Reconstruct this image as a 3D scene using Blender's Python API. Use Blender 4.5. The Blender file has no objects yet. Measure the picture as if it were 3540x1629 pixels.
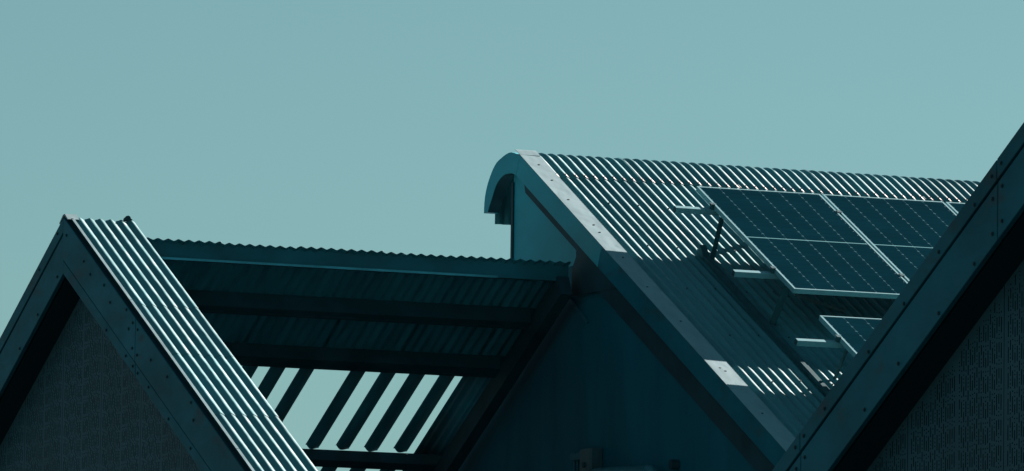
import bpy, math, random
from mathutils import Vector, Matrix

random.seed(7)
scene = bpy.context.scene
col = scene.collection

# ------------------------------------------------------------------ camera
Z0 = 6.5                                   # height of the front ridge above the ground
cam_pos = Vector((40.7247, -13.6881, -4.7745 + Z0))
yaw, pitch, roll = 0.396466, 0.109042, 0.013374
fw = Vector((-math.cos(yaw) * math.cos(pitch), math.sin(yaw) * math.cos(pitch), math.sin(pitch)))
rt = fw.cross(Vector((0, 0, 1))).normalized()
up = rt.cross(fw)
rt2 = rt * math.cos(roll) + up * math.sin(roll)
up2 = up * math.cos(roll) - rt * math.sin(roll)
camd = bpy.data.cameras.new('camera')
camd.sensor_fit = 'HORIZONTAL'
camd.sensor_width = 36.0
camd.lens = 21581.347 / 3540.0 * 36.0
camd.clip_start = 0.5
camd.clip_end = 3000.0
cam = bpy.data.objects.new('camera', camd)
col.objects.link(cam)
m = Matrix((rt2, up2, -fw)).transposed().to_4x4()
m.translation = cam_pos
cam.matrix_world = m
scene.camera = cam

# ------------------------------------------------------------------ roof geometry constants
T = 0.4923675
ST, CT, TT = math.sin(T), math.cos(T), math.tan(T)
YC = 3.869                                  # plane of the rear hall's gable
XE = 16.12                                  # ridge of the right-hand gable
PITCH = 0.076                               # corrugation pitch

# ------------------------------------------------------------------ sun and sky
ru, rv, rn = -1.68, 2.75, 1.0                # toward the sun, in the right slope's (u, v, n)
sun_dir = Vector((ru * CT + rn * ST, rv, -ru * ST + rn * CT)).normalized()
elev = math.asin(sun_dir.z)
azim = math.atan2(sun_dir.x, sun_dir.y)     # clockwise from +Y
sund = bpy.data.lights.new('sun', 'SUN')
sund.energy = 4.7
sund.angle = math.radians(0.5)
sund.color = (1.0, 0.70, 0.63)
sun = bpy.data.objects.new('sun', sund)
col.objects.link(sun)
sun.rotation_euler = sun_dir.to_track_quat('Z', 'Y').to_euler()
sun.location = (0, 0, 40)

world = bpy.data.worlds.new('World')
scene.world = world
world.use_nodes = True
wn = world.node_tree
wn.nodes.clear()
wo = wn.nodes.new('ShaderNodeOutputWorld')
wb = wn.nodes.new('ShaderNodeBackground')
ws = wn.nodes.new('ShaderNodeTexSky')
ws.sky_type = 'NISHITA'
ws.sun_disc = False
ws.sun_elevation = elev
ws.sun_rotation = azim
ws.altitude = 0.0
ws.air_density = 1.7
ws.dust_density = 0.3
ws.ozone_density = 1.0
# the photograph is toned: most of the sky's own hue gives way to one teal
wl = wn.nodes.new('ShaderNodeRGBToBW')
wm = wn.nodes.new('ShaderNodeMix')
wm.data_type = 'RGBA'
wm.inputs[0].default_value = 0.62
wm2 = wn.nodes.new('ShaderNodeMix')
wm2.data_type = 'RGBA'
wm2.blend_type = 'MULTIPLY'
wm2.inputs[0].default_value = 1.0
SKY_TINT = (0.112, 0.207, 0.240)
wm2.inputs[7].default_value = (*SKY_TINT, 1)
wb.inputs['Strength'].default_value = 0.05
wn.links.new(ws.outputs[0], wl.inputs[0])
wn.links.new(ws.outputs[0], wm.inputs[6])
wn.links.new(wl.outputs[0], wm.inputs[7])
wn.links.new(wm.outputs[2], wm2.inputs[6])
wn.links.new(wm2.outputs[2], wb.inputs['Color'])
wn.links.new(wb.outputs[0], wo.inputs['Surface'])

scene.view_settings.view_transform = 'Standard'
scene.view_settings.look = 'None'
scene.view_settings.gamma = 1.0
scene.view_settings.exposure = 2.5
scene.view_settings.use_curve_mapping = False
scene.render.engine = 'CYCLES'
scene.cycles.max_bounces = 6

# ------------------------------------------------------------------ materials
def mat(name, base, rough=0.6, metal=0.0, spec=0.5, noise=None, stain=None, bump=0.0, coat=0.0, ior=1.45, dent=0.0, vary=0.0):
    """noise = (scale xyz, low multiplier, high multiplier); stain = (scale xyz, colour, threshold, strength)"""
    mt = bpy.data.materials.new(name)
    mt.use_nodes = True
    nt = mt.node_tree
    b = nt.nodes['Principled BSDF']
    b.inputs['Base Color'].default_value = (*base, 1)
    b.inputs['Roughness'].default_value = rough
    b.inputs['Metallic'].default_value = metal
    b.inputs['Specular IOR Level'].default_value = spec
    b.inputs['IOR'].default_value = ior
    if coat:
        b.inputs['Coat Weight'].default_value = coat
        b.inputs['Coat Roughness'].default_value = 0.06
    cur = None
    tc = nt.nodes.new('ShaderNodeTexCoord')
    geo = nt.nodes.new('ShaderNodeNewGeometry')
    def tex(scale, detail=4.0, rot=None):
        mp = nt.nodes.new('ShaderNodeMapping')
        mp.inputs['Scale'].default_value = scale
        if rot:
            mp.inputs['Rotation'].default_value = rot
        nt.links.new(geo.outputs['Position'], mp.inputs['Vector'])
        n = nt.nodes.new('ShaderNodeTexNoise')
        n.inputs['Scale'].default_value = 1.0
        n.inputs['Detail'].default_value = detail
        n.inputs['Roughness'].default_value = 0.6
        nt.links.new(mp.outputs[0], n.inputs['Vector'])
        return n
    if noise:
        sc, lo, hi = noise
        n = tex(sc)
        mr = nt.nodes.new('ShaderNodeMapRange')
        mr.inputs[1].default_value = 0.3
        mr.inputs[2].default_value = 0.7
        mr.inputs[3].default_value = lo
        mr.inputs[4].default_value = hi
        nt.links.new(n.outputs[0], mr.inputs[0])
        mx = nt.nodes.new('ShaderNodeMix')
        mx.data_type = 'RGBA'
        mx.blend_type = 'MULTIPLY'
        mx.inputs[0].default_value = 1.0
        mx.inputs[6].default_value = (*base, 1)
        nt.links.new(mr.outputs[0], mx.inputs[7])
        cur = mx.outputs[2]
        if bump:
            bp = nt.nodes.new('ShaderNodeBump')
            bp.inputs['Strength'].default_value = bump
            bp.inputs['Distance'].default_value = 0.01
            nt.links.new(n.outputs[0], bp.inputs['Height'])
            nt.links.new(bp.outputs[0], b.inputs['Normal'])
    if dent:                                # shallow waviness and dents of thin sheet
        nd = tex((3.1, 4.3, 3.1), 2.0)
        bd = nt.nodes.new('ShaderNodeBump')
        bd.inputs['Strength'].default_value = dent
        bd.inputs['Distance'].default_value = 0.05
        nt.links.new(nd.outputs[0], bd.inputs['Height'])
        nt.links.new(bd.outputs[0], b.inputs['Normal'])
    if stain:
        sc, c2, th, stg = stain
        n2 = tex(sc, 5.0)
        mr2 = nt.nodes.new('ShaderNodeMapRange')
        mr2.inputs[1].default_value = th
        mr2.inputs[2].default_value = th + 0.14
        mr2.inputs[3].default_value = 0.0
        mr2.inputs[4].default_value = stg
        nt.links.new(n2.outputs[0], mr2.inputs[0])
        mx2 = nt.nodes.new('ShaderNodeMix')
        mx2.data_type = 'RGBA'
        nt.links.new(mr2.outputs[0], mx2.inputs[0])
        if cur is not None:
            nt.links.new(cur, mx2.inputs[6])
        else:
            mx2.inputs[6].default_value = (*base, 1)
        mx2.inputs[7].default_value = (*c2, 1)
        cur = mx2.outputs[2]
    if vary and cur is not None:            # each sheet has weathered a little differently
        oi = nt.nodes.new('ShaderNodeObjectInfo')
        mv = nt.nodes.new('ShaderNodeMapRange')
        mv.inputs[3].default_value = 1.0 - vary
        mv.inputs[4].default_value = 1.0 + vary
        nt.links.new(oi.outputs['Random'], mv.inputs[0])
        mx3 = nt.nodes.new('ShaderNodeMix')
        mx3.data_type = 'RGBA'
        mx3.blend_type = 'MULTIPLY'
        mx3.inputs[0].default_value = 1.0
        nt.links.new(cur, mx3.inputs[6])
        nt.links.new(mv.outputs[0], mx3.inputs[7])
        cur = mx3.outputs[2]
    if cur is not None:
        nt.links.new(cur, b.inputs['Base Color'])
    return mt

M = {}
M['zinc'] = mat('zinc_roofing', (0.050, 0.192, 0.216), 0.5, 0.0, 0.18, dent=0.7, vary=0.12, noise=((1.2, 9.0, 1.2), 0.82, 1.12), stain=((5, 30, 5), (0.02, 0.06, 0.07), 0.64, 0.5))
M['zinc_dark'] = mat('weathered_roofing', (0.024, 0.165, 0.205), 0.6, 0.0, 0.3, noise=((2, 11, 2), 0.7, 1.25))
M['flashing'] = mat('pale_flashing', (0.128, 0.250, 0.278), 0.45, 0.0, 0.2, dent=0.25, noise=((3, 8, 3), 0.86, 1.06), stain=((9, 25, 9), (0.06, 0.17, 0.19), 0.6, 0.6))
M['alu'] = mat('aluminium', (0.118, 0.285, 0.32), 0.4, 0.0, 0.2, noise=((9, 9, 9), 0.9, 1.05))
M['galv'] = mat('dull_galvanised_steel', (0.024, 0.085, 0.10), 0.6, 0.0, 0.08, noise=((12, 12, 12), 0.75, 1.2))
M['fascia'] = mat('teal_fascia_paint', (0.005, 0.108, 0.145), 0.6, 0.0, 0.12, vary=0.10, dent=0.2, noise=((1.1, 1.1, 2.6), 0.70, 1.25), stain=((2.6, 2.6, 5.5), (0.030, 0.060, 0.066), 0.54, 0.7), bump=0.05)
M['fascia_rear'] = mat('grey_teal_trim', (0.010, 0.255, 0.315), 0.55, 0.0, 0.3, noise=((1.4, 1.4, 3.0), 0.85, 1.12))
M['wall'] = mat('grey_teal_cladding', (0.003, 0.098, 0.135), 0.65, 0.0, 0.12, noise=((2.6, 2.6, 0.45), 0.78, 1.2), stain=((5, 5, 0.7), (0.010, 0.07, 0.09), 0.58, 0.5))
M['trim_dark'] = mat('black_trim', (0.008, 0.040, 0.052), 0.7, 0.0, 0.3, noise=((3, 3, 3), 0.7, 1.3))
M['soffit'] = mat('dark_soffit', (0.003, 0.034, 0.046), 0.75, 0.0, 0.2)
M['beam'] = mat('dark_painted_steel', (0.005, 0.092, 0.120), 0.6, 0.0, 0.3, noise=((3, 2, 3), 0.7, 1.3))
M['screen'] = mat('grey_perforated_sheet', (0.024, 0.094, 0.115), 0.6, 0.0, 0.15, noise=((1.2, 1.2, 1.2), 0.85, 1.12))
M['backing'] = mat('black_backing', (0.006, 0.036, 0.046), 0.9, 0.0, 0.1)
M['bolt'] = mat('dark_bolt', (0.014, 0.055, 0.066), 0.6, 0.0, 0.3)
M['cell'] = mat('solar_cell', (0.0005, 0.014, 0.022), 0.14, 0.0, 0.012, noise=((4, 1.5, 4), 0.85, 1.12))
M['backsheet'] = mat('panel_backsheet', (0.016, 0.088, 0.112), 0.4, 0.0, 0.1)
M['lower'] = mat('concrete_base', (0.12, 0.17, 0.18), 0.85, 0.0, 0.2, noise=((0.8, 0.8, 0.8), 0.75, 1.2), bump=0.1)
M['ground'] = mat('yard_asphalt', (0.05, 0.055, 0.057), 0.9, 0.0, 0.2, noise=((1.5, 1.5, 1.5), 0.6, 1.4), bump=0.2)
M['lip'] = mat('lip_highlight', (0.05, 0.30, 0.37), 0.5, 0.0, 0.3, noise=((4, 3, 4), 0.6, 1.2))  # paler colour for the painted highlight on the canopy beam
M['plastic'] = mat('pale_plastic', (0.02, 0.115, 0.14), 0.4, 0.0, 0.5)
M['box'] = mat('grey_box', (0.028, 0.070, 0.080), 0.5, 0.0, 0.4, noise=((9, 9, 9), 0.8, 1.2))

# ------------------------------------------------------------------ helpers
def add(name, verts, faces, material, parent=None, smooth=False, loc=(0, 0, 0)):
    me = bpy.data.meshes.new(name)
    me.from_pydata([tuple(v) for v in verts], [], faces)
    me.update()
    if smooth:
        me.polygons.foreach_set('use_smooth', [True] * len(me.polygons))
    me.materials.append(material)
    return put(name, me, parent, loc)

def put(name, me, parent=None, loc=(0, 0, 0)):
    o = bpy.data.objects.new(name, me)
    col.objects.link(o)
    o.location = loc
    if parent is not None:
        o.parent = parent
    return o

def thing(name, label, cat, loc=(0, 0, 0), group=None):
    o = bpy.data.objects.new(name, None)
    o.empty_display_size = 0.3
    col.objects.link(o)
    o.location = loc
    o['label'] = label
    o['category'] = cat
    if group:
        o['group'] = group
    return o

def tag(o, label, cat, group=None):
    o['label'] = label
    o['category'] = cat
    if group:
        o['group'] = group
    return o

BOXF = [(0, 1, 2, 3), (7, 6, 5, 4), (0, 4, 5, 1), (1, 5, 6, 2), (2, 6, 7, 3), (3, 7, 4, 0)]

class Mesh:
    def __init__(self):
        self.v = []
        self.f = []
    def poly(self, pts):
        n = len(self.v)
        self.v += [Vector(p) for p in pts]
        self.f.append(tuple(range(n, n + len(pts))))
    def hexa(self, a, b):                   # two quads, joined
        n = len(self.v)
        self.v += [Vector(p) for p in a] + [Vector(p) for p in b]
        self.f += [tuple(i + n for i in q) for q in BOXF]
    def prism(self, pts, off):              # polygon pushed along off
        n = len(self.v)
        k = len(pts)
        off = Vector(off)
        self.v += [Vector(p) for p in pts] + [Vector(p) + off for p in pts]
        self.f.append(tuple(range(n, n + k)))
        self.f.append(tuple(range(n + 2 * k - 1, n + k - 1, -1)))
        for i in range(k):
            j = (i + 1) % k
            self.f.append((n + i, n + k + i, n + k + j, n + j))
    def bar(self, p, q, w, h, upv=(0, 0, 1)):   # box beam from p to q
        p, q = Vector(p), Vector(q)
        d = (q - p).normalized()
        upv = Vector(upv)
        s = d.cross(upv).normalized()
        t = s.cross(d).normalized()
        c = [s * (a * w / 2) + t * (b * h / 2) for a, b in ((-1, -1), (1, -1), (1, 1), (-1, 1))]
        self.hexa([p + x for x in c], [q + x for x in c])
    def disc(self, c, ax, r, h, k=8):
        c, ax = Vector(c), Vector(ax).normalized()
        s = ax.orthogonal().normalized()
        t = ax.cross(s)
        self.prism([c + s * (r * math.cos(2 * math.pi * i / k)) + t * (r * math.sin(2 * math.pi * i / k)) for i in range(k)], ax * h)
    def out(self, name, material, parent=None, smooth=False, loc=(0, 0, 0)):
        return add(name, self.v, self.f, material, parent, smooth, loc)

def RS(u, v, n, x0=0.0):                    # right slope: u down the slope, v along the ridge, n off the slope
    return Vector((x0 + u * CT + n * ST, v, -u * ST + n * CT + Z0))

def LS(u, v, n, x0=0.0):                    # left slope
    return Vector((x0 - u * CT - n * ST, v, -u * ST + n * CT + Z0))

AMP = 0.0087
KT = 0.94

def wave(a):                                # rolled sheet: straight flanks, rounded crests and pans
    return math.asin(KT * math.cos(a)) / math.asin(KT)

def corr(frame, v0, cnt, prof, n0=0.0, amp=AMP, seg=12, ph=0.0, thick=0.0012, jitter=0.0):
    """corrugated sheet; prof = list of (u, n) stations down the slope (or along a curve with own normals)"""
    k = int(round(cnt * seg))
    vs, fs = [], []
    rows = len(prof)
    for r in range(rows):
        u, n = prof[r]
        for i in range(k + 1):
            v = v0 + PITCH * i / seg
            d = amp * wave(2 * math.pi * (i / seg) + ph)
            vs.append(frame(u, v, n + n0 + d))
    w = k + 1
    for r in range(rows - 1):
        for i in range(k):
            a = r * w + i
            fs.append((a, a + w, a + w + 1, a + 1))
    return vs, fs

def sheet(name, frame, v0, cnt, prof, material, parent, n0=0.0, ph=0.0, thick=0.0016, loc=(0, 0, 0)):
    vs, fs = corr(frame, v0, cnt, prof, n0, ph=ph)
    o = add(name, vs, fs, material, parent, True, loc)
    if thick:
        md = o.modifiers.new('thickness', 'SOLIDIFY')
        md.thickness = thick
        md.offset = 0.0
    return o

# ------------------------------------------------------------------ ground
g = Mesh()
g.poly([(-600, -600, 0), (600, -600, 0), (600, 600, 0), (-600, 600, 0)])
o = g.out('ground', M['ground'])
o['kind'] = 'structure'

# ------------------------------------------------------------------ gable fronts (A and E)
HALF = 8.06                                 # half span of one gable
def gx(x0, side, a, dz):                    # point on a gable line: a metres across from the ridge, dz below the roof edge
    return Vector((x0 + side * a, 0, Z0 - a * TT - dz))

def board(x0, side, a0, a1, d0, d1, y0, y1, parent, material, name='fascia_board'):
    mm = Mesh()
    p = [gx(x0, side, a0, d0), gx(x0, side, a1, d0), gx(x0, side, a1, d1), gx(x0, side, a0, d1)]
    for q in p:
        q.y = y0
    mm.prism(p, (0, y1 - y0, 0))
    o = mm.out(name, material, parent)
    bv = o.modifiers.new('bevel', 'BEVEL')
    bv.width = 0.004
    bv.segments = 2
    return o

bolt_mesh = None
def bolt(x, y, z, parent, r=0.011):
    global bolt_mesh
    if bolt_mesh is None:
        mm = Mesh()
        mm.disc((0, 0, 0), (0, -1, 0), 0.0105, 0.005, 8)
        mm.disc((0, -0.006, 0), (0, -1, 0), 0.007, 0.003, 6)
        tmp = mm.out('bolt', M['bolt'])
        bolt_mesh = tmp.data
        bpy.data.objects.remove(tmp)
    o = put('bolt', bolt_mesh, parent, (x, y, z))
    return o

MIDS = [0.41, 0.73, 0.55, -0.02, 0.56, 0.40, 0.72, 0.54, -0.03, 0.3]
SLOTP = 0.0236                              # slot column pitch
def perforated(name, xa, xb, zb, topf, y, parent, seed):
    """one perforated panel: real slots between xa and xb; topf(x) gives its upper edge"""
    rnd = random.Random(seed)
    mm = Mesh()
    per = 0.126
    kinds = []
    for i in range(11):
        kinds.append(rnd.choice(['long', 'long', 'mid', 'dots', 'mixed', 'long']))
    x = xa + 0.003
    mid = 0.5 * (xa + xb)
    ph0 = rnd.random() * per
    i = 0
    def strip(x0, x1, z0, z1):
        if z1 - z0 > 1e-4:
            mm.poly([(x0, y, z0), (x1, y, z0), (x1, y, z1), (x0, y, z1)])
    def solid(x0, x1):
        t0, t1 = topf(x0), topf(x1)
        if max(t0, t1) > zb + 0.01:
            mm.poly([(x0, y, zb), (x1, y, zb), (x1, y, max(t1, zb + 0.002)), (x0, y, max(t0, zb + 0.002))])
    solid(x, x + 0.022)
    x += 0.022
    blank = False
    while x + SLOTP < xb - 0.022:
        if not blank and x > mid - 0.016:
            solid(x, x + 0.030)
            x += 0.030
            blank = True
            continue
        sw = 0.0085
        solid(x, x + SLOTP - sw)
        c0, c1 = x + SLOTP - sw, x + SLOTP
        top = min(topf(c0), topf(c1))
        if i % 2 == 0:
            offs = [(0.0, 0.61), (0.775, 0.06)]
        else:
            s_ = MIDS[(i // 2) % len(MIDS)]
            offs = sorted([(s_ % 1.0, 0.40)] + [((s_ + 0.40 + 0.12 + 0.15 * q_) % 1.0, 0.055) for q_ in range(3)])
        offs = [(a_ * per, h_ * per) for a_, h_ in offs]
        shift = rnd.choice([0.0, 0.0, 0.012, -0.009, 0.02])
        zc = zb
        z = zb + 0.02 - ph0
        while z < top:
            for a, h in offs:
                s0, s1 = z + a + shift, z + a + shift + h
                if s0 > zc + 0.004 and s1 < top - 0.02:
                    strip(c0, c1, zc, s0)
                    zc = s1
            z += per
        strip(c0, c1, zc, top)
        x = c1
        i += 1
    solid(x, xb - 0.003)
    return mm.out(name, material=M['screen'], parent=parent)

def gable_front(x0, label, panel_w, seam_x, xlo, xhi, joints, depth, seed, cat='building'):
    root = thing('gable_building', label, cat, (0, 0, 0))
    rnd = random.Random(seed)
    # left bargeboard: narrow upper board, wide lower board; right one the other way round
    for side, split in ((-1, 0.107), (1, 0.295)):
        edges = [0.0] + sorted(joints[side]) + [HALF - 0.06]
        for a0, a1 in zip(edges[:-1], edges[1:]):
            g0 = 0.0 if a0 == 0 else 0.004
            gtop = 0.0 if side < 0 else 0.0
            board(x0, side, a0 + g0, a1 - 0.004, 0.0, split - 0.006, 0.0, 0.03, root, M['fascia'])
            lo0 = a0 + g0
            board(x0, side, lo0, a1 - 0.004, split + 0.006, 0.39, 0.006, 0.036, root, M['fascia'])
        # dark strip behind the joint between the boards
        board(x0, side, 0.0, HALF - 0.07, 0.07, 0.37, 0.037, 0.05, root, M['trim_dark'], 'joint_backing')
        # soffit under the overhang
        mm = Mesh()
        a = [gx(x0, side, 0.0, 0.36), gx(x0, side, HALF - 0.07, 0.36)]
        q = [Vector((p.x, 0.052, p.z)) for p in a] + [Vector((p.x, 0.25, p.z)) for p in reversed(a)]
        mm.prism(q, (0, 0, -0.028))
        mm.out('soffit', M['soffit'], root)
        # bolts
        k = 0
        a = 0.12
        while a < HALF - 0.3:
            xx = x0 + side * a
            if xlo - 0.5 < xx < xhi + 0.5:
                zt = Z0 - a * TT
                for d in ((0.055, 0.34) if side < 0 else (0.06, 0.345)):
                    if rnd.random() < 0.6:
                        bolt(xx + rnd.uniform(-0.05, 0.05), -0.001 if d < split else 0.005, zt - d + rnd.uniform(-0.02, 0.02) - (0.0), root)
                if side > 0 and rnd.random() < 0.5:
                    bolt(xx + 0.1, -0.001, zt - 0.18, root)
            a += 0.42 + rnd.uniform(-0.05, 0.05)
        for jx in joints[side]:
            for da in (-0.05, 0.05):
                for d in ((0.05, 0.16, 0.33) if side < 0 else (0.05, 0.22, 0.34)):
                    aa = jx + da
                    bolt(x0 + side * aa, -0.001 if d < split else 0.005, Z0 - aa * TT - d, root)
    # perforated panels
    def topf(x):
        return Z0 - abs(x - x0) * TT - 0.385
    zb = Z0 - 3.05
    k0 = math.floor((xlo - seam_x) / panel_w)
    x = seam_x + k0 * panel_w
    i = 0
    while x < xhi:
        xa, xb = max(x, x0 - 4.6), x + panel_w
        if max(topf(xa), topf(xb), topf(min(max(x0, xa), xb))) > zb + 0.05:
            perforated('screen_panel', xa, xb, zb, topf, 0.22, root, seed)
        x += panel_w
        i += 1
    xe0, xe1 = seam_x + k0 * panel_w, x
    # black board standing in for the dark interior behind the slots
    mm = Mesh()
    def gable_sheet(xs, zbot, y, th, name, material, drop=0.30):
        m2 = Mesh()
        pts = [(xs[0], y, zbot), (xs[1], y, zbot)]
        tops = []
        for xx in ([xs[1]] + ([x0] if xs[0] < x0 < xs[1] else []) + [xs[0]]):
            tops.append((xx, y, max(zbot + 0.01, Z0 - abs(xx - x0) * TT - drop)))
        m2.prism(pts + tops, (0, th, 0))
        return m2.out(name, material, root)
    gable_sheet((max(xe0, x0 - 7.0), min(xe1, x0 + 7.0)), zb - 0.02, 0.262, 0.05, 'interior_dark_board', M['backing'])
    # plain infill and base wall
    for xs in ((x0 - HALF, max(xe0, x0 - 7.0) - 0.004), (min(xe1, x0 + 7.0) + 0.004, x0 + HALF)):
        if xs[1] - xs[0] > 0.1:
            gable_sheet(xs, 2.2, 0.225, 0.08, 'infill_panel', M['screen'], 0.39)
    m3 = Mesh()
    m3.hexa([(x0 - HALF + .01, 0.19, 0), (x0 + HALF - .01, 0.19, 0), (x0 + HALF - .01, 0.4, 0), (x0 - HALF + .01, 0.4, 0)],
            [(x0 - HALF + .01, 0.19, 2.19), (x0 + HALF - .01, 0.19, 2.19), (x0 + HALF - .01, 0.4, 2.19), (x0 - HALF + .01, 0.4, 2.19)])
    m3.out('base_wall', M['lower'], root)
    m4 = Mesh()
    m4.hexa([(xe0, 0.2, 2.195), (xe1, 0.2, 2.195), (xe1, 0.31, 2.195), (xe0, 0.31, 2.195)],
            [(xe0, 0.2, zb - 0.025), (xe1, 0.2, zb - 0.025), (xe1, 0.31, zb - 0.025), (xe0, 0.31, zb - 0.025)])
    m4.out('sill_panel', M['lower'], root)
    return root

A = gable_front(0.0, 'gable front with perforated grey screen and striped corrugated roof strip at left', 0.826, -0.583, -3.2, 4.6,
                {-1: [2.3, 4.6, 6.6], 1: [1.55, 4.2, 6.4]}, 0.5, 11)
Eb = gable_front(XE, 'nearest gable front with perforated screen and bolted sloping bargeboard at right edge', 1.048, 13.726, 10.9, 18.0,
                 {-1: [2.055, 4.24, 6.4], 1: [2.1, 4.3, 6.4]}, 12.0, 23)

# ---- roof strip of the left gable: short lapped sheets
laps = [0.0, 1.50, 2.315, 3.275, 4.35, 5.9, 8.7]
VA0, NA = 0.049, 6.05
nA = 0.0202 - AMP
phA = -2 * math.pi * (0.106 - VA0) / PITCH
for i in range(len(laps) - 1):
    u0, u1 = laps[i], laps[i + 1] + 0.05
    lift = 0.0
    prof = [(u0 + 0.03 if i == 0 else u0, 0.0), (u1, 0.003)]
    sheet('roof_sheet', RS, VA0, NA, prof, M['zinc'], A, n0=nA, ph=phA, thick=0, loc=(0, random.uniform(-.003, .003), 0))
for i in range(3):
    u0 = 0.03 + i * 2.9
    sheet('roof_sheet', LS, VA0, NA, [(u0, 0.0), (u0 + 2.95, 0.005)], M['zinc'], A, n0=nA, ph=phA)
# verge flashing, a folded strip along the gable edge
mm = Mesh()
def Lflash(mm, fr, u0, u1, v0, v1, nt, drop, th=0.003):
    a = [fr(u0, v0, nt), fr(u0, v1, nt), fr(u0, v1, nt - th), fr(u0, v0, nt - th)]
    b = [fr(u1, v0, nt), fr(u1, v1, nt), fr(u1, v1, nt - th), fr(u1, v0, nt - th)]
    mm.hexa(a, b)
for u0, u1 in ((0.10, 1.5), (1.505, 3.9), (3.905, 8.7)):
    mm = Mesh()
    Lflash(mm, RS, u0, u1, 0.030, 0.050, 0.030, 0.05)
    mm.out('verge_flashing', M['flashing'], A)
# dark strip painting the shadow line between bargeboard and roof edge
mm = Mesh()
mm.hexa([RS(0.05, 0.004, -0.012), RS(0.05, 0.029, -0.012), RS(0.05, 0.029, 0.006), RS(0.05, 0.004, 0.006)],
        [RS(8.7, 0.004, -0.012), RS(8.7, 0.029, -0.012), RS(8.7, 0.029, 0.006), RS(8.7, 0.004, 0.006)])
mm.hexa([RS(0.05, 0.031, -0.09), RS(0.05, 0.047, -0.09), RS(0.05, 0.047, 0.0255), RS(0.05, 0.031, 0.0255)],
        [RS(8.7, 0.031, -0.09), RS(8.7, 0.047, -0.09), RS(8.7, 0.047, 0.0255), RS(8.7, 0.031, 0.0255)])
mm.out('verge_shadow_strip', M['backing'], A)
# ridge capping end at the peak
mm = Mesh()
pk = [(-0.10, 0.0, -0.030), (-0.02, 0.0, 0.022), (0.02, 0.0, 0.024), (0.085, 0.0, -0.018), (0.08, 0, -0.024), (0.0, 0, 0.017), (-0.095, 0, -0.036)]
mm.prism([(x, 0.004, z + Z0) for x, y, z in pk], (0, 0.085, 0))
mm.out('ridge_cap', M['flashing'], A)
# end crest of the last rib, its shadow put into the colour
mm = Mesh()
tp = RS(0.03, 0.462, 0.020)
prof = [(-0.028, 0.0), (-0.026, 0.018), (-0.014, 0.030), (0.002, 0.033), (0.014, 0.026), (0.020, 0.012), (0.032, 0.004), (0.018, 0.002), (0.012, -0.004)]
mm.prism([(tp.x, tp.y + a, tp.z + b) for a, b in prof], (-0.03, 0, -0.006))
mm.out('end_crest', M['trim_dark'], A)
# rafter under the rear edge of the strip
mm = Mesh()
mm.bar(RS(0.1, 0.36, -0.09), RS(8.6, 0.36, -0.09), 0.08, 0.14, RS(0, 0, 1) - RS(0, 0, 0))
mm.out('rafter', M['beam'], A)

# ---- roof of the right-hand gable
for i in range(13):
    for fr in (LS, RS):
        sheet('roof_sheet', lambda u, v, n, fr=fr: fr(u, v, n, XE), 0.05 + i * 0.912, 12.3, [(0.02, 0.0), (8.85, 0.0)], M['zinc'], Eb, n0=-0.02, thick=0)

# ------------------------------------------------------------------ open canopy roof between the gables (B)
B = thing('canopy_roof', 'dark open canopy roof seen from below with slatted skylight gaps between the gables', 'roof')
nB = -0.0857
UB = 0.08
# full sheets at the top
v = 0.52
widths = []
sheets_v = []
while v < YC - 0.05:
    c = 8 if v + 8 * PITCH < YC - 0.08 else int((YC - 0.02 - v) / PITCH)
    if c < 1:
        break
    sheets_v.append((v, c))
    v += c * PITCH
phB = 2 * math.pi * (0.52 - 0.7049) / PITCH
for i, (v0, c) in enumerate(sheets_v):
    ex = random.uniform(-0.012, 0.012)
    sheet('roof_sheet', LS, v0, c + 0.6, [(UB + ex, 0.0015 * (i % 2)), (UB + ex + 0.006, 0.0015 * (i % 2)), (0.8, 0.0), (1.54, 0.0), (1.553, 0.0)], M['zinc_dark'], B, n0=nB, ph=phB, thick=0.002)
# slats of the two skylight bays
bars = [(0.56, 0.68), (0.80, 0.92), (1.04, 1.16), (1.28, 1.40), (1.52, 1.63), (1.848, 1.968), (2.062, 2.179), (2.289, 2.401), (2.683, 2.799), (2.919, 3.036), (3.145, 3.266), (3.381, 3.501)]
def slat(v0, v1, u0, u1):
    k = 8
    vs, fs = [], []
    for (u, tw) in ((u0, 0), (u0 + 0.02, 0), (u1 - 0.035, 0), (u1, 1)):
        for i in range(k + 1):
            a = i / k
            vv = v0 + (v1 - v0) * a
            d = 0.006 * math.cos(2 * math.pi * a)
            uu = u - (0.045 * max(0.0, 0.35 - a) / 0.35 if tw else 0)
            vs.append(LS(uu, vv, nB + d))
    w = k + 1
    for r in range(3):
        for i in range(k):
            a = r * w + i
            fs.append((a, a + 1, a + w + 1, a + w))
    o = add('slat', vs, fs, M['zinc_dark'], B, True)
    md = o.modifiers.new('thickness', 'SOLIDIFY')
    md.thickness = 0.003
    return o
for v0, v1 in bars:
    slat(v0, v1, 1.545, 2.66 + random.uniform(-.004, .004))
    slat(v0 + 0.003, v1 + 0.003, 2.70, 3.95)
# solid sheets beside and below the skylights
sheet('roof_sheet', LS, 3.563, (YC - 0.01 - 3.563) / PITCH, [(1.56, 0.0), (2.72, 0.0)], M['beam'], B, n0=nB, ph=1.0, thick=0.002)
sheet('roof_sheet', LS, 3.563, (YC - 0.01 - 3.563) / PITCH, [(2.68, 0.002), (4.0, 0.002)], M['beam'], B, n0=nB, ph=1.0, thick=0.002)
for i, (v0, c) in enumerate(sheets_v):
    sheet('roof_sheet', LS, v0, c + 0.4, [(3.92, 0.0), (8.9, 0.0)], M['zinc_dark'], B, n0=nB - 0.001, ph=phB, thick=0.0)
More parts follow.
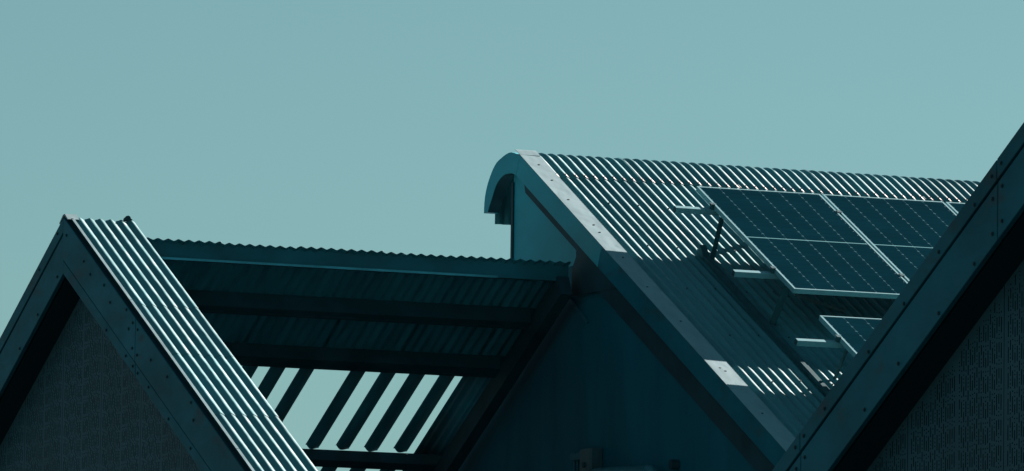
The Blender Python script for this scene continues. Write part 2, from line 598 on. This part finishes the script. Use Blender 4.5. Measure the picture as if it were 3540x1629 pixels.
# purlins: channel sections hung below the sheets
def purlin(u, w, d, name='purlin', v0=0.5, v1=YC - 0.012, top=nB - 0.0105, material=None):
    mm = Mesh()
    mm.hexa([LS(u, v0, top), LS(u + w, v0, top), LS(u + w, v0, top - d), LS(u, v0, top - d)],
            [LS(u, v1, top), LS(u + w, v1, top), LS(u + w, v1, top - d), LS(u, v1, top - d)])
    # return lip
    mm.hexa([LS(u + w + .001, v0, top - d + 0.004), LS(u + w + 0.03, v0, top - d + 0.004), LS(u + w + 0.03, v0, top - d - 0.003), LS(u + w + .001, v0, top - d - 0.003)],
            [LS(u + w + .001, v1, top - d + 0.004), LS(u + w + 0.03, v1, top - d + 0.004), LS(u + w + 0.03, v1, top - d - 0.003), LS(u + w + .001, v1, top - d - 0.003)])
    return mm.out(name, material or M['trim_dark'], B)
purlin(0.66, 0.06, 0.125)
purlin(1.30, 0.09, 0.112)
purlin(2.66, 0.06, 0.092)
purlin(3.90, 0.07, 0.14)
purlin(6.2, 0.07, 0.14)
purlin(8.4, 0.07, 0.14)
# edge beam at the top of the canopy: web plus bottom flange with a lip
mm = Mesh()
xb = -0.055
for x0_, x1_, z0_, z1_ in ((xb - 0.006, xb, -0.232, -0.118), (xb - 0.07, xb + 0.018, -0.2425, -0.233), (xb + 0.012, xb + 0.018, -0.2325, -0.224)):
    mm.hexa([(x0_, 0.5, Z0 + z0_), (x1_, 0.5, Z0 + z0_), (x1_, 0.5, Z0 + z1_), (x0_, 0.5, Z0 + z1_)],
            [(x0_, YC - 0.045, Z0 + z0_), (x1_, YC - 0.045, Z0 + z0_), (x1_, YC - 0.045, Z0 + z1_), (x0_, YC - 0.045, Z0 + z1_)])
mm.out('edge_beam', M['beam'], B)
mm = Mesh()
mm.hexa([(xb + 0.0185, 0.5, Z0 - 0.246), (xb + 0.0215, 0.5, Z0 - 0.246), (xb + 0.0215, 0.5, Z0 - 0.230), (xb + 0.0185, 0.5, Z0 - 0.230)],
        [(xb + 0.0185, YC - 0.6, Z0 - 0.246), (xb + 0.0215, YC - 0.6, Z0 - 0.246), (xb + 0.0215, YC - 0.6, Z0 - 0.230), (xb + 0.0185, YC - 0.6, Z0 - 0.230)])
mm.out('highlight_strip', M['lip'], B)  # pale strip painting the highlight along the beam's lower edge
# rafters across the slope
for vr in (0.62, YC - 0.10):
    mm = Mesh()
    mm.bar(LS(0.12, vr, nB - 0.165), LS(8.7, vr, nB - 0.165), 0.09, 0.15, LS(0, 0, 1) - LS(0, 0, 0))
    mm.out('rafter', M['trim_dark'], B)
# hanging strut by the skylight corner
mm = Mesh()
mm.bar(LS(2.66, 3.50, nB - 0.02), LS(2.80, 3.36, nB - 0.10), 0.014, 0.014)
mm.out('strut', M['galv'], B)

# ------------------------------------------------------------------ rear hall (C)
C = thing('hall', 'rear hall with curved ridge hood and long corrugated roof slope carrying solar panels', 'building')
nC = 0.165
Y1 = YC + 9.2
# hood profile, from the crown of the slope over to the left drip edge (x, z)
outer = [(-1.093, 0.776), (-1.17, 0.808), (-1.25, 0.822), (-1.335, 0.815), (-1.418, 0.797), (-1.49, 0.780), (-1.55, 0.751), (-1.60, 0.712), (-1.645, 0.666), (-1.678, 0.628),
         (-1.703, 0.587), (-1.720, 0.552), (-1.731, 0.514), (-1.738, 0.465), (-1.740, 0.418)]
hood_tail = [(-1.741, 0.38), (-1.742, 0.343)]
def smooth_path(pts, it=2):
    for _ in range(it):
        q = [pts[0]]
        for a, b in zip(pts[:-1], pts[1:]):
            q.append((0.75 * a[0] + 0.25 * b[0], 0.75 * a[1] + 0.25 * b[1]))
            q.append((0.25 * a[0] + 0.75 * b[0], 0.25 * a[1] + 0.75 * b[1]))
        q.append(pts[-1])
        pts = q
    return pts
pre = RS(-0.95, 0, nC)
hood_path = smooth_path([(pre.x, pre.z - Z0)] + outer + hood_tail, 1)
def hood_sheet(v0, cnt, ph, lift):
    seg = 12
    k = int(round(cnt * seg))
    vs, fs = [], []
    n = len(hood_path)
    for r in range(n):
        p = Vector((hood_path[r][0], 0, hood_path[r][1]))
        a = hood_path[max(0, r - 1)]
        b = hood_path[min(n - 1, r + 1)]
        t = Vector((b[0] - a[0], 0, b[1] - a[1])).normalized()
        nn = Vector((t.z, 0, -t.x))
        if nn.z < 0 and r < 6:
            nn = -nn
        if nn.dot(Vector((p.x + 1.2, 0, p.z - 0.3))) < 0:
            nn = -nn
        for i in range(k + 1):
            d = AMP * wave(2 * math.pi * i / seg + ph) + lift
            q = p + nn * d
            vs.append((q.x, v0 + PITCH * i / seg, q.z + Z0))
    w = k + 1
    for r in range(n - 1):
        for i in range(k):
            a = r * w + i
            fs.append((a, a + 1, a + w + 1, a + w))
    o = add('hood_sheet', vs, fs, M['zinc'], C, True)
    md = o.modifiers.new('thickness', 'SOLIDIFY')
    md.thickness = 0.002
    md.offset = 0.0
    return o
SC = 10
vs0 = YC + 0.085
phC = 0.3
ncount = int((Y1 - vs0) / (SC * PITCH))
for i in range(ncount):
    v0 = vs0 + i * SC * PITCH
    j = random.uniform(-0.004, 0.004)
    sheet('roof_sheet', RS, v0, SC + 0.6, [(-1.03, 0.0), (0.2, 0.0), (1.6, 0.0), (3.4, 0.0), (4.62, 0.004)], M['zinc'], C, n0=nC + 0.0014 * (i % 2), ph=phC, thick=0, loc=(0, j, j * 0.4))
    sheet('roof_sheet', RS, v0, SC + 0.6, [(4.55, 0.0), (8.95, 0.0)], M['zinc'], C, n0=nC - 0.003, ph=phC, thick=0)
    hood_sheet(v0, SC + 0.6, phC, 0.0020 + 0.0014 * (i % 2))
# verge flashing on the gable edge, flat pale sheet following hood crown and slope
fl = smooth_path([(-1.27, 0.829), (-1.20, 0.827), (-1.11, 0.805), (-1.0, 0.7515)], 2)
mm = Mesh()
def ribbon(mm, pts, y0, y1, th):
    for a, b in zip(pts[:-1], pts[1:]):
        mm.hexa([(a[0], y0, Z0 + a[1]), (b[0], y0, Z0 + b[1]), (b[0], y1, Z0 + b[1]), (a[0], y1, Z0 + a[1])],
                [(a[0], y0, Z0 + a[1] - th), (b[0], y0, Z0 + b[1] - th), (b[0], y1, Z0 + b[1] - th), (a[0], y1, Z0 + a[1] - th)])
segs = []
nF = 0.1905
crown = [(-1.150, 0.832), (-1.135, 0.8265), (-1.115, 0.8165)] 
s0 = RS(-1.30, 0, nF)
crown.append((s0.x, s0.z - Z0))
ribbon(mm, crown, YC - 0.012, YC + 0.150, 0.003)
mm.out('crown_flashing', M['flashing'], C)
for i, (u0, u1) in enumerate(((-1.2985, 0.72), (0.70, 2.9), (2.88, 5.2), (5.18, 8.9))):
    mm = Mesh()
    e = 0.0015 * (i % 2)
    w = (0.150, 0.148, 0.151, 0.15)[i]
    a = [RS(u0, YC - 0.012, nF + e), RS(u1, YC - 0.012, nF + e), RS(u1, YC + w, nF + e - 0.004), RS(u0, YC + w, nF + e - 0.004)]
    mm.prism(a, RS(0, 0, -0.003) - RS(0, 0, 0))
    # turned down edge
    mm.prism([RS(u0, YC + w + 0.001, nF - 0.004 + e), RS(u1, YC + w + 0.001, nF - 0.004 + e), RS(u1, YC + w + 0.003, nF - 0.016), RS(u0, YC + w + 0.003, nF - 0.016)], (0, 0.002, 0))
    mm.out('verge_flashing', M['flashing'], C)
# fascia on the gable edge
for u0, u1 in ((-1.30, 0.42), (0.424, 4.2), (4.204, 8.9)):
    mm = Mesh()
    mm.prism([RS(u0, YC - 0.010, nF - 0.0055), RS(u1, YC - 0.010, nF - 0.0055), RS(u1, YC - 0.010, 0.026), RS(u0, YC - 0.010, 0.026)], (0, 0.035, 0))
    o = mm.out('fascia_board', M['fascia_rear'] if u0 < 0 else M['fascia'], C)  # lower boards darker: their shade is put into the colour
    bv = o.modifiers.new('bevel', 'BEVEL')
    bv.width = 0.004
    bv.segments = 2
# hood rim: the curved fascia of the hood
inner = smooth_path([(-1.345, 0.668), (-1.437, 0.649), (-1.521, 0.601), (-1.567, 0.545), (-1.60, 0.50), (-1.64, 0.46), (-1.668, 0.418)], 2)
s1 = RS(-1.304, 0, 0.18)
s2 = RS(-1.304, 0, 0.026)
outr = smooth_path([(s1.x, s1.z - Z0)] + outer[1:], 1)
rim = [(x, YC - 0.008, z + Z0) for x, z in outr]
mm = Mesh()
# split in quads between outer and inner
def resample(pts, n):
    L = [0]
    for a, b in zip(pts[:-1], pts[1:]):
        L.append(L[-1] + math.hypot(b[0] - a[0], b[1] - a[1]))
    out = []
    for i in range(n + 1):
        t = L[-1] * i / n
        for j in range(len(L) - 1):
            if L[j + 1] >= t - 1e-9:
                k = (t - L[j]) / max(1e-9, L[j + 1] - L[j])
                out.append((pts[j][0] + (pts[j + 1][0] - pts[j][0]) * k, pts[j][1] + (pts[j + 1][1] - pts[j][1]) * k))
                break
    return out
inn = resample([(s2.x, s2.z - Z0), (-1.22, 0.664)] + inner, 22)
ot = resample(outr, 22)
n0_ = len(mm.v)
for y in (YC - 0.008, YC + 0.078):
    for (x, z) in ot:
        mm.v.append(Vector((x, y, z + Z0)))
    for (x, z) in inn:
        mm.v.append(Vector((x, y, z + Z0)))
K = 23
for i in range(22):
    mm.f.append((i, i + 1, K + i + 1, K + i))
    mm.f.append((2 * K + i + 1, 2 * K + i, 3 * K + i, 3 * K + i + 1))
    mm.f.append((i + 1, i, 2 * K + i, 2 * K + i + 1))
    mm.f.append((K + i, K + i + 1, 3 * K + i + 1, 3 * K + i))
mm.f.append((0, K, 3 * K, 2 * K))
mm.f.append((22, 2 * K + 22, 3 * K + 22, K + 22))
mm.out('hood_rim', M['fascia_rear'], C)
# dark sheet painting the shade inside the rim
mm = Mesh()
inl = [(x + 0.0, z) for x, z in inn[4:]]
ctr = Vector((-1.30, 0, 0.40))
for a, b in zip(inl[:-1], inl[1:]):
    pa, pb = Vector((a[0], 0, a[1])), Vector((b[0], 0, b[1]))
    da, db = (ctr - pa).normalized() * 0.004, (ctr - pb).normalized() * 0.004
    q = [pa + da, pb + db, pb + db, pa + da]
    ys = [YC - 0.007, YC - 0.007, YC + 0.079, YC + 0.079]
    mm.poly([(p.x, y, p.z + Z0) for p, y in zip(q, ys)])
mm.out('rim_shade_sheet', M['trim_dark'], C)
# gable wall
def LZ(x):                                  # underside of the left slope at x (negative)
    return x * TT + (nB - 0.02) / CT
w0 = [(-8.0, -6.49), (8.0, -6.49), (8.0, -4.35), (0.10, -0.112), (-1.34, -0.112), (-1.34, LZ(-1.34)), (-8.0, LZ(-8.0))]
wu = [(-1.34, -0.108), (0.10, -0.108), (-1.10, 0.575), (-1.22, 0.66), (-1.34, 0.668)]
wy = YC + 0.062
mm = Mesh()
mm.prism([(x, wy, z + Z0) for x, z in w0], (0, 0.1, 0))
mm.out('gable_wall', M['wall'], C)
mm = Mesh()
mm.prism([(x, wy, z + Z0) for x, z in wu], (0, 0.1, 0))
mm.out('monitor_gable', M['fascia_rear'], C)  # same wall plane; paler colour stands for the brighter light above the canopy
# dark reveal between closure and wall, and side wall of the monitor
mm = Mesh()
mm.hexa([(-1.36, YC + 0.064, Z0 + 0.70), (-1.345, YC + 0.064, Z0 + 0.70), (-1.345, YC + 0.064, Z0 - 0.80), (-1.36, YC + 0.064, Z0 - 0.80)],
        [(-1.36, Y1, Z0 + 0.70), (-1.345, Y1, Z0 + 0.70), (-1.345, Y1, Z0 - 0.80), (-1.36, Y1, Z0 - 0.80)])
mm.out('monitor_side_wall', M['trim_dark'], C)
# dark strip along the monitor's corner
mm = Mesh()
mm.hexa([(-1.362, wy - 0.012, Z0 - 0.80), (-1.325, wy - 0.012, Z0 - 0.80), (-1.325, wy - 0.012, Z0 + 0.61), (-1.362, wy - 0.012, Z0 + 0.61)],
        [(-1.362, wy - 0.001, Z0 - 0.80), (-1.325, wy - 0.001, Z0 - 0.80), (-1.325, wy - 0.001, Z0 + 0.61), (-1.362, wy - 0.001, Z0 + 0.61)])
mm.out('corner_strip', M['trim_dark'], C)
# dark strip painting the shadow gap under the fascia
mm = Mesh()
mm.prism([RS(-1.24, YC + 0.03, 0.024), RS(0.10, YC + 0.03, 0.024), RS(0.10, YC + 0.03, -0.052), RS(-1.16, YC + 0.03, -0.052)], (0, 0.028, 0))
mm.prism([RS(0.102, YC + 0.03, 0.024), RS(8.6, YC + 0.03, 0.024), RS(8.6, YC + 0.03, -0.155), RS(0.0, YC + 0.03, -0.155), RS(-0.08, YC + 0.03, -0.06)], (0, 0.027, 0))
mm.out('rake_shadow_strip', M['trim_dark'], C)
# dark plate filling the area where canopy beam meets the gable
mm = Mesh()
mm.prism([(x, YC + 0.027, z + Z0) for x, z in [(-0.16, -0.14), (-0.02, 0.02), (0.06, 0.02), (0.45, -0.20), (0.62, -0.345), (-0.16, -0.335)]], (0, 0.0025, 0))
mm.out('dark_plate', M['trim_dark'], C)
# short cleat on the wall
mm = Mesh()
mm.prism([(-0.27, YC + 0.045, Z0 - 0.345), (-0.25, YC + 0.045, Z0 - 0.330), (0.09, YC + 0.045, Z0 - 0.525), (0.07, YC + 0.045, Z0 - 0.548)], (0, 0.016, 0))
mm.out('cleat', M['beam'], C)
# left roof slope of the hall, behind the canopy
for i in range(9):
    v0 = YC + 0.17 + i * SC * PITCH
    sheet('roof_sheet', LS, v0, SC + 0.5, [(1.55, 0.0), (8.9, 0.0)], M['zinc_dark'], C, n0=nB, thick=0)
# rear wall closes the hall
mm = Mesh()
mm.prism([(x, Y1 - 0.3, z + Z0 - 0.03) for x, z in w0], (0, 0.1, 0))
mm.out('rear_wall', M['wall'], C)
# roofing screws (too small to pick apart)
mm = Mesh()
crest0 = vs0 - phC / (2 * math.pi) * PITCH
nrm = RS(0, 0, 1) - RS(0, 0, 0)
k = 0
vv = crest0 + PITCH
while vv < Y1 - 0.3:
    mm.disc(RS(-0.985 + random.uniform(-.008, .008), vv, nC + AMP + 0.003), nrm, 0.0085, 0.004, 6)
    if k % 3 == 0:
        for uu in (-0.45, 0.32, 1.1, 1.9, 2.7):
            mm.disc(RS(uu + random.uniform(-.03, .03), vv, nC + AMP), nrm, 0.007, 0.006, 6)
    k += 1
    vv += PITCH
for uu in (-1.12, -0.82, -0.45, 0.02, 0.16, 0.62, 1.15, 1.75, 2.55, 2.6, 3.3):
    mm.disc(RS(uu, YC + 0.062 + random.uniform(-.006, .02), nF - 0.001), nrm, 0.0085, 0.003, 6)
o = mm.out('screws', M['bolt'], C)
o['kind'] = 'stuff'

# ------------------------------------------------------------------ solar panels
PW, PL, PT = 0.976, 1.868, 0.035
hP = nC + 0.36
NC, NRW = 6, 12
def panel_meshes():
    # frame, local: x down the slope, y along the ridge, z off the panel (top at 0)
    fr = Mesh()
    w = 0.014
    for (x0, x1, y0, y1) in ((0, PL, 0, w), (0, PL, PW - w, PW), (0, w, w + .0005, PW - w - .0005), (PL - w, PL, w + .0005, PW - w - .0005)):
        fr.hexa([(x0, y0, -PT), (x1, y0, -PT), (x1, y1, -PT), (x0, y1, -PT)], [(x0, y0, 0), (x1, y0, 0), (x1, y1, 0), (x0, y1, 0)])
    bs = Mesh()
    bs.hexa([(w, w, -0.010), (PL - w, w, -0.010), (PL - w, PW - w, -0.010), (w, PW - w, -0.010)],
            [(w, w, -0.0026), (PL - w, w, -0.0026), (PL - w, PW - w, -0.0026), (w, PW - w, -0.0026)])
    cw = (PW - 2 * w - 0.012) / NC
    half = (PL - 2 * w - 0.012 - 0.014) / 2
    ch = half / NRW
    ce = Mesh()
    a, b, c = ch / 2 - 0.0006, cw / 2 - 0.002, 0.0085
    pts = [(-a, -b + c), (-a, b - c), (-a + c, b), (a - c, b), (a, b - c), (a, -b + c), (a - c, -b), (-a + c, -b)]
    ce.prism([(x, y, 0) for x, y in pts], (0, 0, -0.0008))
    pos = []
    for hh in range(2):
        for r in range(NRW):
            for q in range(NC):
                pos.append((w + 0.006 + hh * (half + 0.014) + ch * (r + 0.5), w + 0.006 + cw * (q + 0.5), -0.002))
    return fr, bs, ce, pos
fr, bs, ce, cpos = panel_meshes()
def tmp_mesh(mm, name, material):
    o = mm.out(name, material)
    me = o.data
    bpy.data.objects.remove(o)
    return me
me_fr = tmp_mesh(fr, 'frame', M['alu'])
me_bs = tmp_mesh(bs, 'backsheet', M['backsheet'])
M['strip'] = mat('mid_strip', (0.07, 0.23, 0.26), 0.4, 0.0, 0.1)
sp = Mesh()
sp.hexa([(PL / 2 - 0.0055, 0.016, -0.0025), (PL / 2 + 0.0055, 0.016, -0.0025), (PL / 2 + 0.0055, PW - 0.016, -0.0025), (PL / 2 - 0.0055, PW - 0.016, -0.0025)],
        [(PL / 2 - 0.0055, 0.016, -0.0015), (PL / 2 + 0.0055, 0.016, -0.0015), (PL / 2 + 0.0055, PW - 0.016, -0.0015), (PL / 2 - 0.0055, PW - 0.016, -0.0015)])
me_sp = tmp_mesh(sp, 'mid_strip', M['strip'])
me_ce = tmp_mesh(ce, 'cell', M['cell'])
slope_rot = Matrix((RS(1, 0, 0) - RS(0, 0, 0), Vector((0, 1, 0)), nrm)).transposed().to_4x4()
def solar_panel(u, v, label):
    root = thing('solar_panel', label, 'solar panel', (0, 0, 0), 'solar panels on the hall roof')
    mw = slope_rot.copy()
    mw.translation = RS(u, v, hP)
    root.matrix_world = mw
    put('frame', me_fr, root)
    bsht = put('backsheet', me_bs, root)
    put('mid_strip', me_sp, bsht)
    for p in cpos:
        put('cell', me_ce, bsht, p)
    return root
pv0, pp = 4.688, 0.9965
names1 = ['dark solar panel at the left end of the upper row, fully in view',
          'second solar panel of the upper row, its right half cut off by the bargeboard',
          'third solar panel of the upper row, only its top left corner showing']
for i, nm in enumerate(names1):
    solar_panel(-0.002, pv0 + i * pp, nm)
names2 = ['solar panel of the lower row, only its upper left corner showing above the bargeboard']
for i, nm in enumerate(names2):
    solar_panel(2.33, pv0 + i * pp, nm)

# ------------------------------------------------------------------ mounting frame
F = thing('mounting_frame', 'aluminium rails and slanting steel legs holding the solar panels off the roof', 'frame')
top = hP - PT - 0.002
for u, v0 in ((0.336, 4.395), (1.498, 4.386), (2.694, 4.373), (3.86, 4.37)):
    v1 = pv0 + (3.1 if u < 2 else 1.1)
    mm = Mesh()
    mm.hexa([RS(u - 0.02, v0, top), RS(u + 0.02, v0, top), RS(u + 0.02, v0, top - 0.04), RS(u - 0.02, v0, top - 0.04)],
            [RS(u - 0.02, v1, top), RS(u + 0.02, v1, top), RS(u + 0.02, v1, top - 0.04), RS(u - 0.02, v1, top - 0.04)])
    r_ = mm.out('rail', M['alu'], F)
    mm = Mesh()
    mm.hexa([RS(u - 0.018, v0 - 0.004, top - 0.003), RS(u + 0.018, v0 - 0.004, top - 0.003), RS(u + 0.018, v0 - 0.004, top - 0.038), RS(u - 0.018, v0 - 0.004, top - 0.038)],
            [RS(u - 0.018, v0 - 0.0005, top - 0.003), RS(u + 0.018, v0 - 0.0005, top - 0.003), RS(u + 0.018, v0 - 0.0005, top - 0.038), RS(u - 0.018, v0 - 0.0005, top - 0.038)])
    mm.out('end_cap', M['trim_dark'], r_)
base_n = nC + AMP
for u, vs_ in ((0.336, (pv0 - 0.012, pv0 + pp - 0.0105, pv0 + 2 * pp - 0.0105)), (1.498, (pv0 - 0.012, pv0 + pp - 0.0105, pv0 + 2 * pp - 0.0105)), (2.694, (pv0 - 0.012, pv0 + pp - 0.0105))):
    for vc in vs_:
        mm = Mesh()
        mm.hexa([RS(u - 0.02, vc - 0.008, top + 0.001), RS(u + 0.02, vc - 0.008, top + 0.001), RS(u + 0.02, vc + 0.008, top + 0.001), RS(u - 0.02, vc + 0.008, top + 0.001)],
                [RS(u - 0.02, vc - 0.008, hP + 0.001), RS(u + 0.02, vc - 0.008, hP + 0.001), RS(u + 0.02, vc + 0.008, hP + 0.001), RS(u - 0.02, vc + 0.008, hP + 0.001)])
        mm.hexa([RS(u - 0.02, vc - 0.016, hP + 0.0015), RS(u + 0.02, vc - 0.016, hP + 0.0015), RS(u + 0.02, vc + 0.016, hP + 0.0015), RS(u - 0.02, vc + 0.016, hP + 0.0015)],
                [RS(u - 0.02, vc - 0.016, hP + 0.005), RS(u + 0.02, vc - 0.016, hP + 0.005), RS(u + 0.02, vc + 0.016, hP + 0.005), RS(u - 0.02, vc + 0.016, hP + 0.005)])
        mm.out('clamp', M['galv'], F)
def leg(p, q, w=0.036):
    p, q = RS(*p), RS(*q)
    mm = Mesh()
    mm.bar(p, q, w, 0.004, Vector((1, 0, 0)))
    d = (q - p).normalized()
    s = d.cross(Vector((1, 0, 0))).normalized()
    mm.bar(p + s * (w / 2 - .002) + Vector((-w / 2 - .003, 0, 0)), q + s * (w / 2 - .002) + Vector((-w / 2 - .003, 0, 0)), 0.004, w, Vector((1, 0, 0)))
    mm.out('leg', M['galv'], F)
    mm = Mesh()
    f = p
leg((0.518, 4.681, base_n), (0.49, 4.698, top - 0.002))
leg((1.681, 4.675, base_n), (1.735, 4.70, top - 0.002), 0.05)
leg((2.591, 4.776, base_n), (2.80, 4.71, top - 0.002), 0.028)
for vq in (5.25, 6.60, 7.55):
    mm = Mesh()
    mm.bar(RS(0.08, vq, base_n), RS(0.08, vq, top - 0.002), 0.05, 0.05, Vector((0, 1, 0)))
    mm.out('post', M['galv'], F)
    leg((1.29, vq, base_n), (1.29, vq, top - 0.002))
def brace(p, q, w=0.03):
    mm = Mesh()
    mm.bar(RS(*p), RS(*q), w, 0.005, Vector((1, 0, 0.3)))
    mm.out('brace', M['galv'], F)
brace((1.84, 4.70, top - 0.012), (1.40, 5.36, base_n + 0.01))
# base rail lying on the roof below the legs
mm = Mesh()
for (a, b, h0, h1) in ((4.575, 4.605, 0.0, 0.030), (4.606, 4.626, 0.0, 0.018)):
    mm.hexa([RS(0.40, a + 0.03, base_n + h0), RS(0.40, b + 0.03, base_n + h0), RS(0.40, b + 0.03, base_n + h1), RS(0.40, a + 0.03, base_n + h1)],
            [RS(3.9, a, base_n + h0), RS(3.9, b, base_n + h0), RS(3.9, b, base_n + h1), RS(3.9, a, base_n + h1)])
mm.out('base_rail', M['galv'], F)
for (u, v) in ((0.42, 4.60), (2.86, 4.66)):
    mm = Mesh()
    mm.prism([RS(u, v, base_n), RS(u + 0.13, v, base_n), RS(u + 0.11, v, base_n + 0.03), RS(u + 0.015, v, base_n + 0.075)], (0, 0.05, 0))
    mm.out('foot_bracket', M['galv'], F)

# ------------------------------------------------------------------ fittings on the gable wall
J = thing('junction_box', 'small grey junction box with conduits low on the hall gable wall', 'box')
mm = Mesh()
bx0, bx1, bz0, bz1 = 0.165, 0.365, -1.95, -1.455
mm.hexa([(bx0, wy - 0.10, Z0 + bz0), (bx1, wy - 0.10, Z0 + bz0), (bx1, wy - 0.10, Z0 + bz1), (bx0, wy - 0.10, Z0 + bz1)],
        [(bx0, wy - 0.001, Z0 + bz0), (bx1, wy - 0.001, Z0 + bz0), (bx1, wy - 0.001, Z0 + bz1), (bx0, wy - 0.001, Z0 + bz1)])
o = mm.out('body', M['box'], J)
bv = o.modifiers.new('bevel', 'BEVEL'); bv.width = 0.012; bv.segments = 3
mm = Mesh()
mm.disc((0.262, wy - 0.101, Z0 - 1.575), (0, -1, 0), 0.02, 0.012, 12)
mm.out('knob', M['trim_dark'], J)
for x in (-0.08, -0.02, 0.05, 0.11):
    mm = Mesh()
    mm.disc((x, wy - 0.03, Z0 - 2.6), (0, 0, 1), 0.011, 1.10 if x > 0 else 1.14, 10)
    mm.out('conduit', M['beam'] if x != 0.05 else M['plastic'], J)
mm = Mesh()
mm.hexa([(-0.12, wy - 0.05, Z0 - 1.52), (0.150, wy - 0.05, Z0 - 1.52), (0.150, wy - 0.05, Z0 - 1.47), (-0.12, wy - 0.05, Z0 - 1.47)],
        [(-0.12, wy - 0.001, Z0 - 1.52), (0.150, wy - 0.001, Z0 - 1.52), (0.150, wy - 0.001, Z0 - 1.47), (-0.12, wy - 0.001, Z0 - 1.47)])
mm.out('cover', M['beam'], J)

Lp = thing('wall_lamp', 'pale tube shaped lamp fitting at the bottom of the hall gable wall', 'lamp')
mm = Mesh()
k = 12
ax = Vector((0.998, -0.02, -0.05)).normalized()
st = Vector((0.50, wy - 0.12, Z0 - 1.655))
s = ax.orthogonal().normalized(); t = ax.cross(s)
rings = [(0.0, 0.03), (0.02, 0.045), (0.3, 0.05), (0.85, 0.055), (0.98, 0.058), (1.03, 0.05), (1.06, 0.03)]
for d, r in rings:
    for i in range(k):
        a = 2 * math.pi * i / k
        mm.v.append(st + ax * d + s * (r * math.cos(a)) + t * (r * math.sin(a)))
for j in range(len(rings) - 1):
    for i in range(k):
        mm.f.append((j * k + i, j * k + (i + 1) % k, (j + 1) * k + (i + 1) % k, (j + 1) * k + i))
mm.f.append(tuple(range(k - 1, -1, -1)))
mm.f.append(tuple((len(rings) - 1) * k + i for i in range(k)))
mm.out('tube', M['plastic'], Lp, True)
mm = Mesh()
mm.disc((1.655, wy - 0.001, Z0 - 1.655), (0, -1, 0), 0.036, 0.06, 14)
mm.out('end_bracket', M['trim_dark'], Lp)
mm = Mesh()
mm.disc((0.62, wy - 0.001, Z0 - 1.85), (0, -1, 0), 0.03, 0.09, 12)
mm.out('wall_bracket', M['trim_dark'], Lp)
